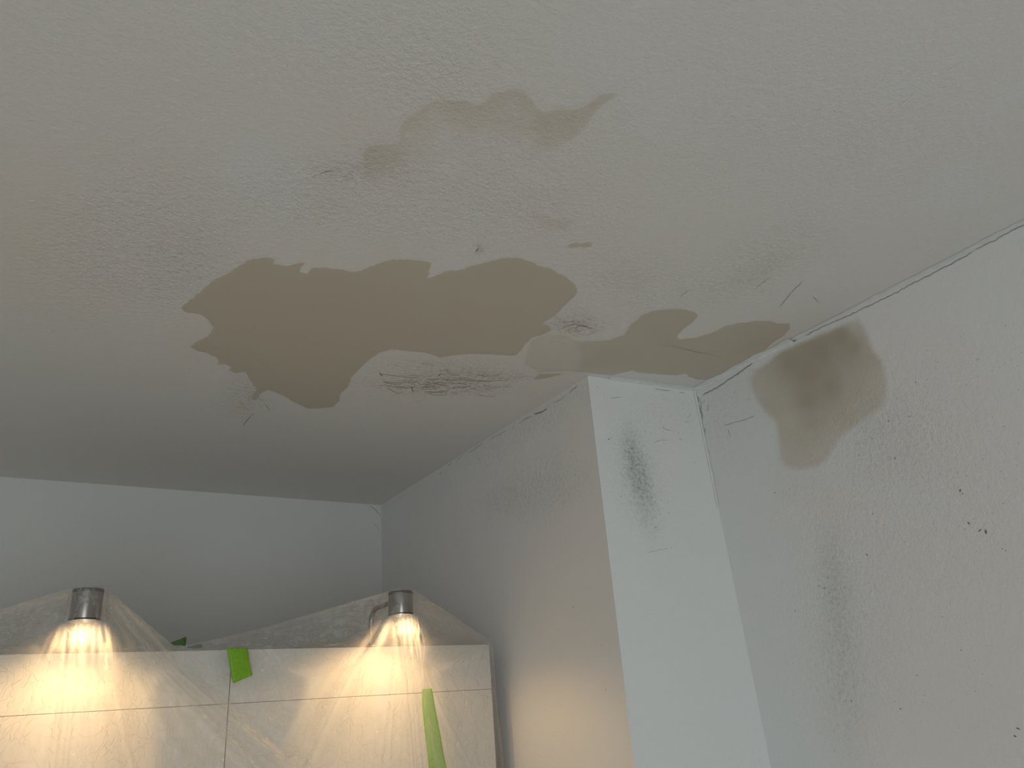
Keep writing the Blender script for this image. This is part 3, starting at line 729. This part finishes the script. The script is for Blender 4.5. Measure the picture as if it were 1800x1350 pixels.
FOLDS = [((xl1+r1, zt1), P2(505, 1350), .016, .007), ((xl1+r1, zt1-.005), P2(455, 1350), .012, .006), ((xl1+r1, zt1-.01), P2(330, 1350), .006, .008),
         ((xl2-r2, zt2-.02), P2(525, 1350), .016, .007), ((xl2-r2, zt2-.02), P2(610, 1150), .010, .005), ((xl2-r2, zb2), P2(668, 1200), .008, .004),
         ((xl1-r1, zb1), P2(85, 1350), .008, .004), ((xl1-r1*.4, zb1), P2(105, 1350), .006, .003), ((xl1+r1, zb1), P2(228, 1350), .007, .004), ((xl1-r1*.2, zb1), P2(140, 1260), .004, .003),
         ((xl2+r2*.3, zb2), P2(735, 1350), .006, .003), ((xl2+r2*.1, zb2), P2(700, 1350), .006, .003), ((xl2+r2*.7, zb2), P2(745, 1350), .005, .003), ((xl2+r2*.9, zb2), P2(770, 1240), .005, .003),
         ((xl2-r2*.4, zb2), P2(690, 1350), .006, .003), ((xl2-r2*.1, zb2), P2(712, 1350), .005, .0025)]
def protrude(x, d, z=9.0):
    """how far the film stands out from the doors: taut between lamp and cabinet edge above, falling in a cone below"""
    best = 0.0
    k = min(1, max(0, (z-(Z0-.045))/.045))
    for xl, r_, rl, rr in ((xl1, r1, .29, .15), (xl2, r2, .22, XE-xl2-r2+.004)):
        hw = r_+.002+.13*d
        q = abs(x-xl)
        pr = (YF-.012-(YLAMP-r_-.003))*(1-.45*min(d/.45, 1))
        if q < hw: v = pr - (r_*.55*(1-math.sqrt(max(0, 1-(q/hw)**2))))
        else:
            ex = math.exp(-((q-hw)/(.035+.12*d))**1.3)
            taut = max(0.0, 1-(q-r_)/(rl if x < xl else rr))
            v = (pr-r_*.55)*(ex*(1-k)+k*max(ex, taut))
        best = max(best, v)
    return best
NX, NB, NF = 460, 24, 150
xs = np.linspace(XS-.607, XE+.004, NX+1)
ZLOW = 1.25
V, F, LAY = [], [], []
BANDS = [((xl1+r1, zt1-.004), P2(475, 1350), .30), ((xl2-r2, zt2-.02), P2(535, 1350), .22), ((xl1-r1*.6, zb1), P2(95, 1350), .10), ((xl2+r2*.3, zb2), P2(722, 1350), .16), ((xl1+r1*.8, zb1), P2(222, 1350), .10)]
for x in xs:
    h = tent(x); zc = Z0+h
    pr0 = protrude(x, 0.0)
    yfc = YF-.012-pr0
    over = min(1.0, h/.04)
    ybk = yfc+2*r1*over*min(1, pr0/.1)+.003
    col = []
    for k in range(NB):
        t = k/NB; y = (YF+.42)+(ybk-(YF+.42))*t
        s = min(1, max(0, (t-.22)/.42))
        wz = noise.noise(Vector((x*14, y*14, 2.0)))*.004*(1-t*.6)
        col.append((x, y, Z0+max(0.0005, h*s**1.15+abs(wz)))); LAY.append(.65*min(1, h/.02))
    for k in range(NF+1):
        t = k/NF; d = (zc-ZLOW)*t**1.25
        z = zc-d
        y = YF-.012-protrude(x, d, z)
        rmp = min(1, d/.03)
        for (a, b_, amp, wd) in FOLDS:
            ds, tt = seg_dist(x, z, a, b_)
            if tt > -.02:
                w = wd*(.5+min(tt, 1.3)*1.3)
                y -= amp*rmp*min(1, max(0, tt+.02)*6)*(1.0/(1+(ds/w)**2)**2)
        for xl, r_ in ((xl1, r1), (xl2, r2)):
            an = (x-xl)/(.035+.30*d); env = math.exp(-(an/1.1)**2)
            ph = an*17+2.5*noise.noise(Vector((an*3, d*4, xl*9)))
            y -= .0032*rmp*env*(1-abs(math.sin(ph)))**2
        lowf = noise.noise(Vector((x*9, z*6, 5.0)))*.006*min(1, d/.15)
        hi_ = (noise.noise(Vector((x*42, z*30, 8.0)))*.0022+noise.noise(Vector((x*95, z*80, 1.0)))*.0009)*min(1, d/.08)
        y -= lowf+hi_
        lay = .10*max(0, 1-d/.06)
        for a, b_, am in BANDS:
            ds, tt = seg_dist(x, z, a, b_)
            if tt > 0:
                w = .010+.045*min(tt, 1.2)
                q = abs(ds)/w
                st = .55+.45*math.sin(ds/w*7+2*noise.noise(Vector((x*20, z*5, am))))
                lay += am*(1 if q < .8 else math.exp(-((q-.8)/.25)**2))*st*min(1, tt*8)*1.6
        LAY.append(lay)
        y = min(y, YF-.005)
        col.append((x, y, z))
    V += col
RWN = NB+NF+1
for i in range(NX):
    for k in range(RWN-1):
        F.append((i*RWN+k, i*RWN+k+1, (i+1)*RWN+k+1, (i+1)*RWN+k))
# side flap over the right end
last = NX*RWN; NS = 40
prev = [last+k for k in range(NB, RWN)]
for j in range(1, NS+1):
    row = []
    y_off = .42*j/NS
    for k in range(NB, RWN):
        x0, y0, z0 = V[last+k]; d = V[last+NB][2]-z0
        rip = .006*noise.noise(Vector((y_off*22, d*5, 3.)))*min(1, d/.08)
        x = XE+.004+min(j/3, 1)*(.004+.09*min(d, .4)+.5*abs(rip))+.010*math.exp(-((j-7)/4)**2)*min(1, d/.2)
        V.append((min(x, XE+.045), YF-.012+y_off+(y0-(YF-.012))*math.exp(-j/3), z0)); row.append(len(V)-1); LAY.append(.25)
    for k in range(len(row)-1): F.append((prev[k], prev[k+1], row[k+1], row[k]))
    prev = row
sheet = mesh_obj('dust_sheet', V, F, mat_sheet, None, True)
set_attr(sheet, 'layers', LAY)
tag(sheet, 'clear polythene dust sheet draped over the spot lamps and cabinets', 'dust sheet')

# ------------------------------------------------------------------ green masking tape
def tape(outline, yfun, mat, label, thick=.0006, curl=None, n=10):
    """a torn strip given by left and right edge points from top to bottom, with thickness and slight ripples"""
    Lp, Rp = outline; V, F = [], []
    def interp(pts, t):
        s = t*(len(pts)-1); i = min(int(s), len(pts)-2); f_ = s-i
        return np.array(pts[i])*(1-f_)+np.array(pts[i+1])*f_
    nu, nv = 6, n
    for side in (0, 1):
        for j in range(nv+1):
            a, b_ = interp(Lp, j/nv), interp(Rp, j/nv)
            for i in range(nu+1):
                p = a+(b_-a)*i/nu
                y = yfun(i/nu, j/nv) + side*thick
                V.append(on_y(p[0], p[1], y))
    off = (nu+1)*(nv+1)
    for side in (0, 1):
        for j in range(nv):
            for i in range(nu):
                k = side*off+j*(nu+1)+i; F.append((k, k+1, k+nu+2, k+nu+1) if side else (k, k+nu+1, k+nu+2, k+1))
    ring = [i for i in range(nu+1)]+[j*(nu+1)+nu for j in range(1, nv+1)]+[nv*(nu+1)+i for i in range(nu-1, -1, -1)]+[j*(nu+1) for j in range(nv-1, 0, -1)]
    for a, b_ in zip(ring, ring[1:]+ring[:1]): F.append((a, b_, b_+off, a+off))
    o = mesh_obj('masking_tape', V, F, mat, None, True)
    tag(o, label, 'tape', 'scraps of green masking tape')
    return o
tape(([(393,1139),(399,1141),(403,1165),(407,1190),(410,1201)], [(433,1139),(436,1141),(439,1165),(443,1183),(444,1187)]),
     lambda u_, v_: YF-.024-.003*math.sin(u_*3+v_*2)-.006*v_, mat_tape, 'bright green tape tab holding the sheet at the cabinet seam')
tape(([(742,1212),(742,1240),(746,1280),(751,1320),(757,1375)], [(759,1210),(764,1240),(772,1280),(779,1320),(790,1375)]),
     lambda u_, v_: YF-.0012-.0006*math.sin(v_*9), mat_tape, 'long green tape strip on the door behind the sheet', thick=.0004, n=24)
tape(([(297,1131),(306,1127),(316,1124),(324,1120),(328,1120)], [(299,1133),(310,1134),(320,1134),(326,1137),(326,1137)]),
     lambda u_, v_: YF+.012-.004*math.sin(v_*3), mat_tape_dark, 'dark green leaf-like tape curl on the cabinet top edge')
tape(([(329,1137),(338,1135),(346,1133),(355,1132)], [(330,1139),(340,1140),(350,1140),(356,1137)]),
     lambda u_, v_: YF+.014, mat_tape_dark, 'small flat dark green tape scrap on the cabinet top edge')
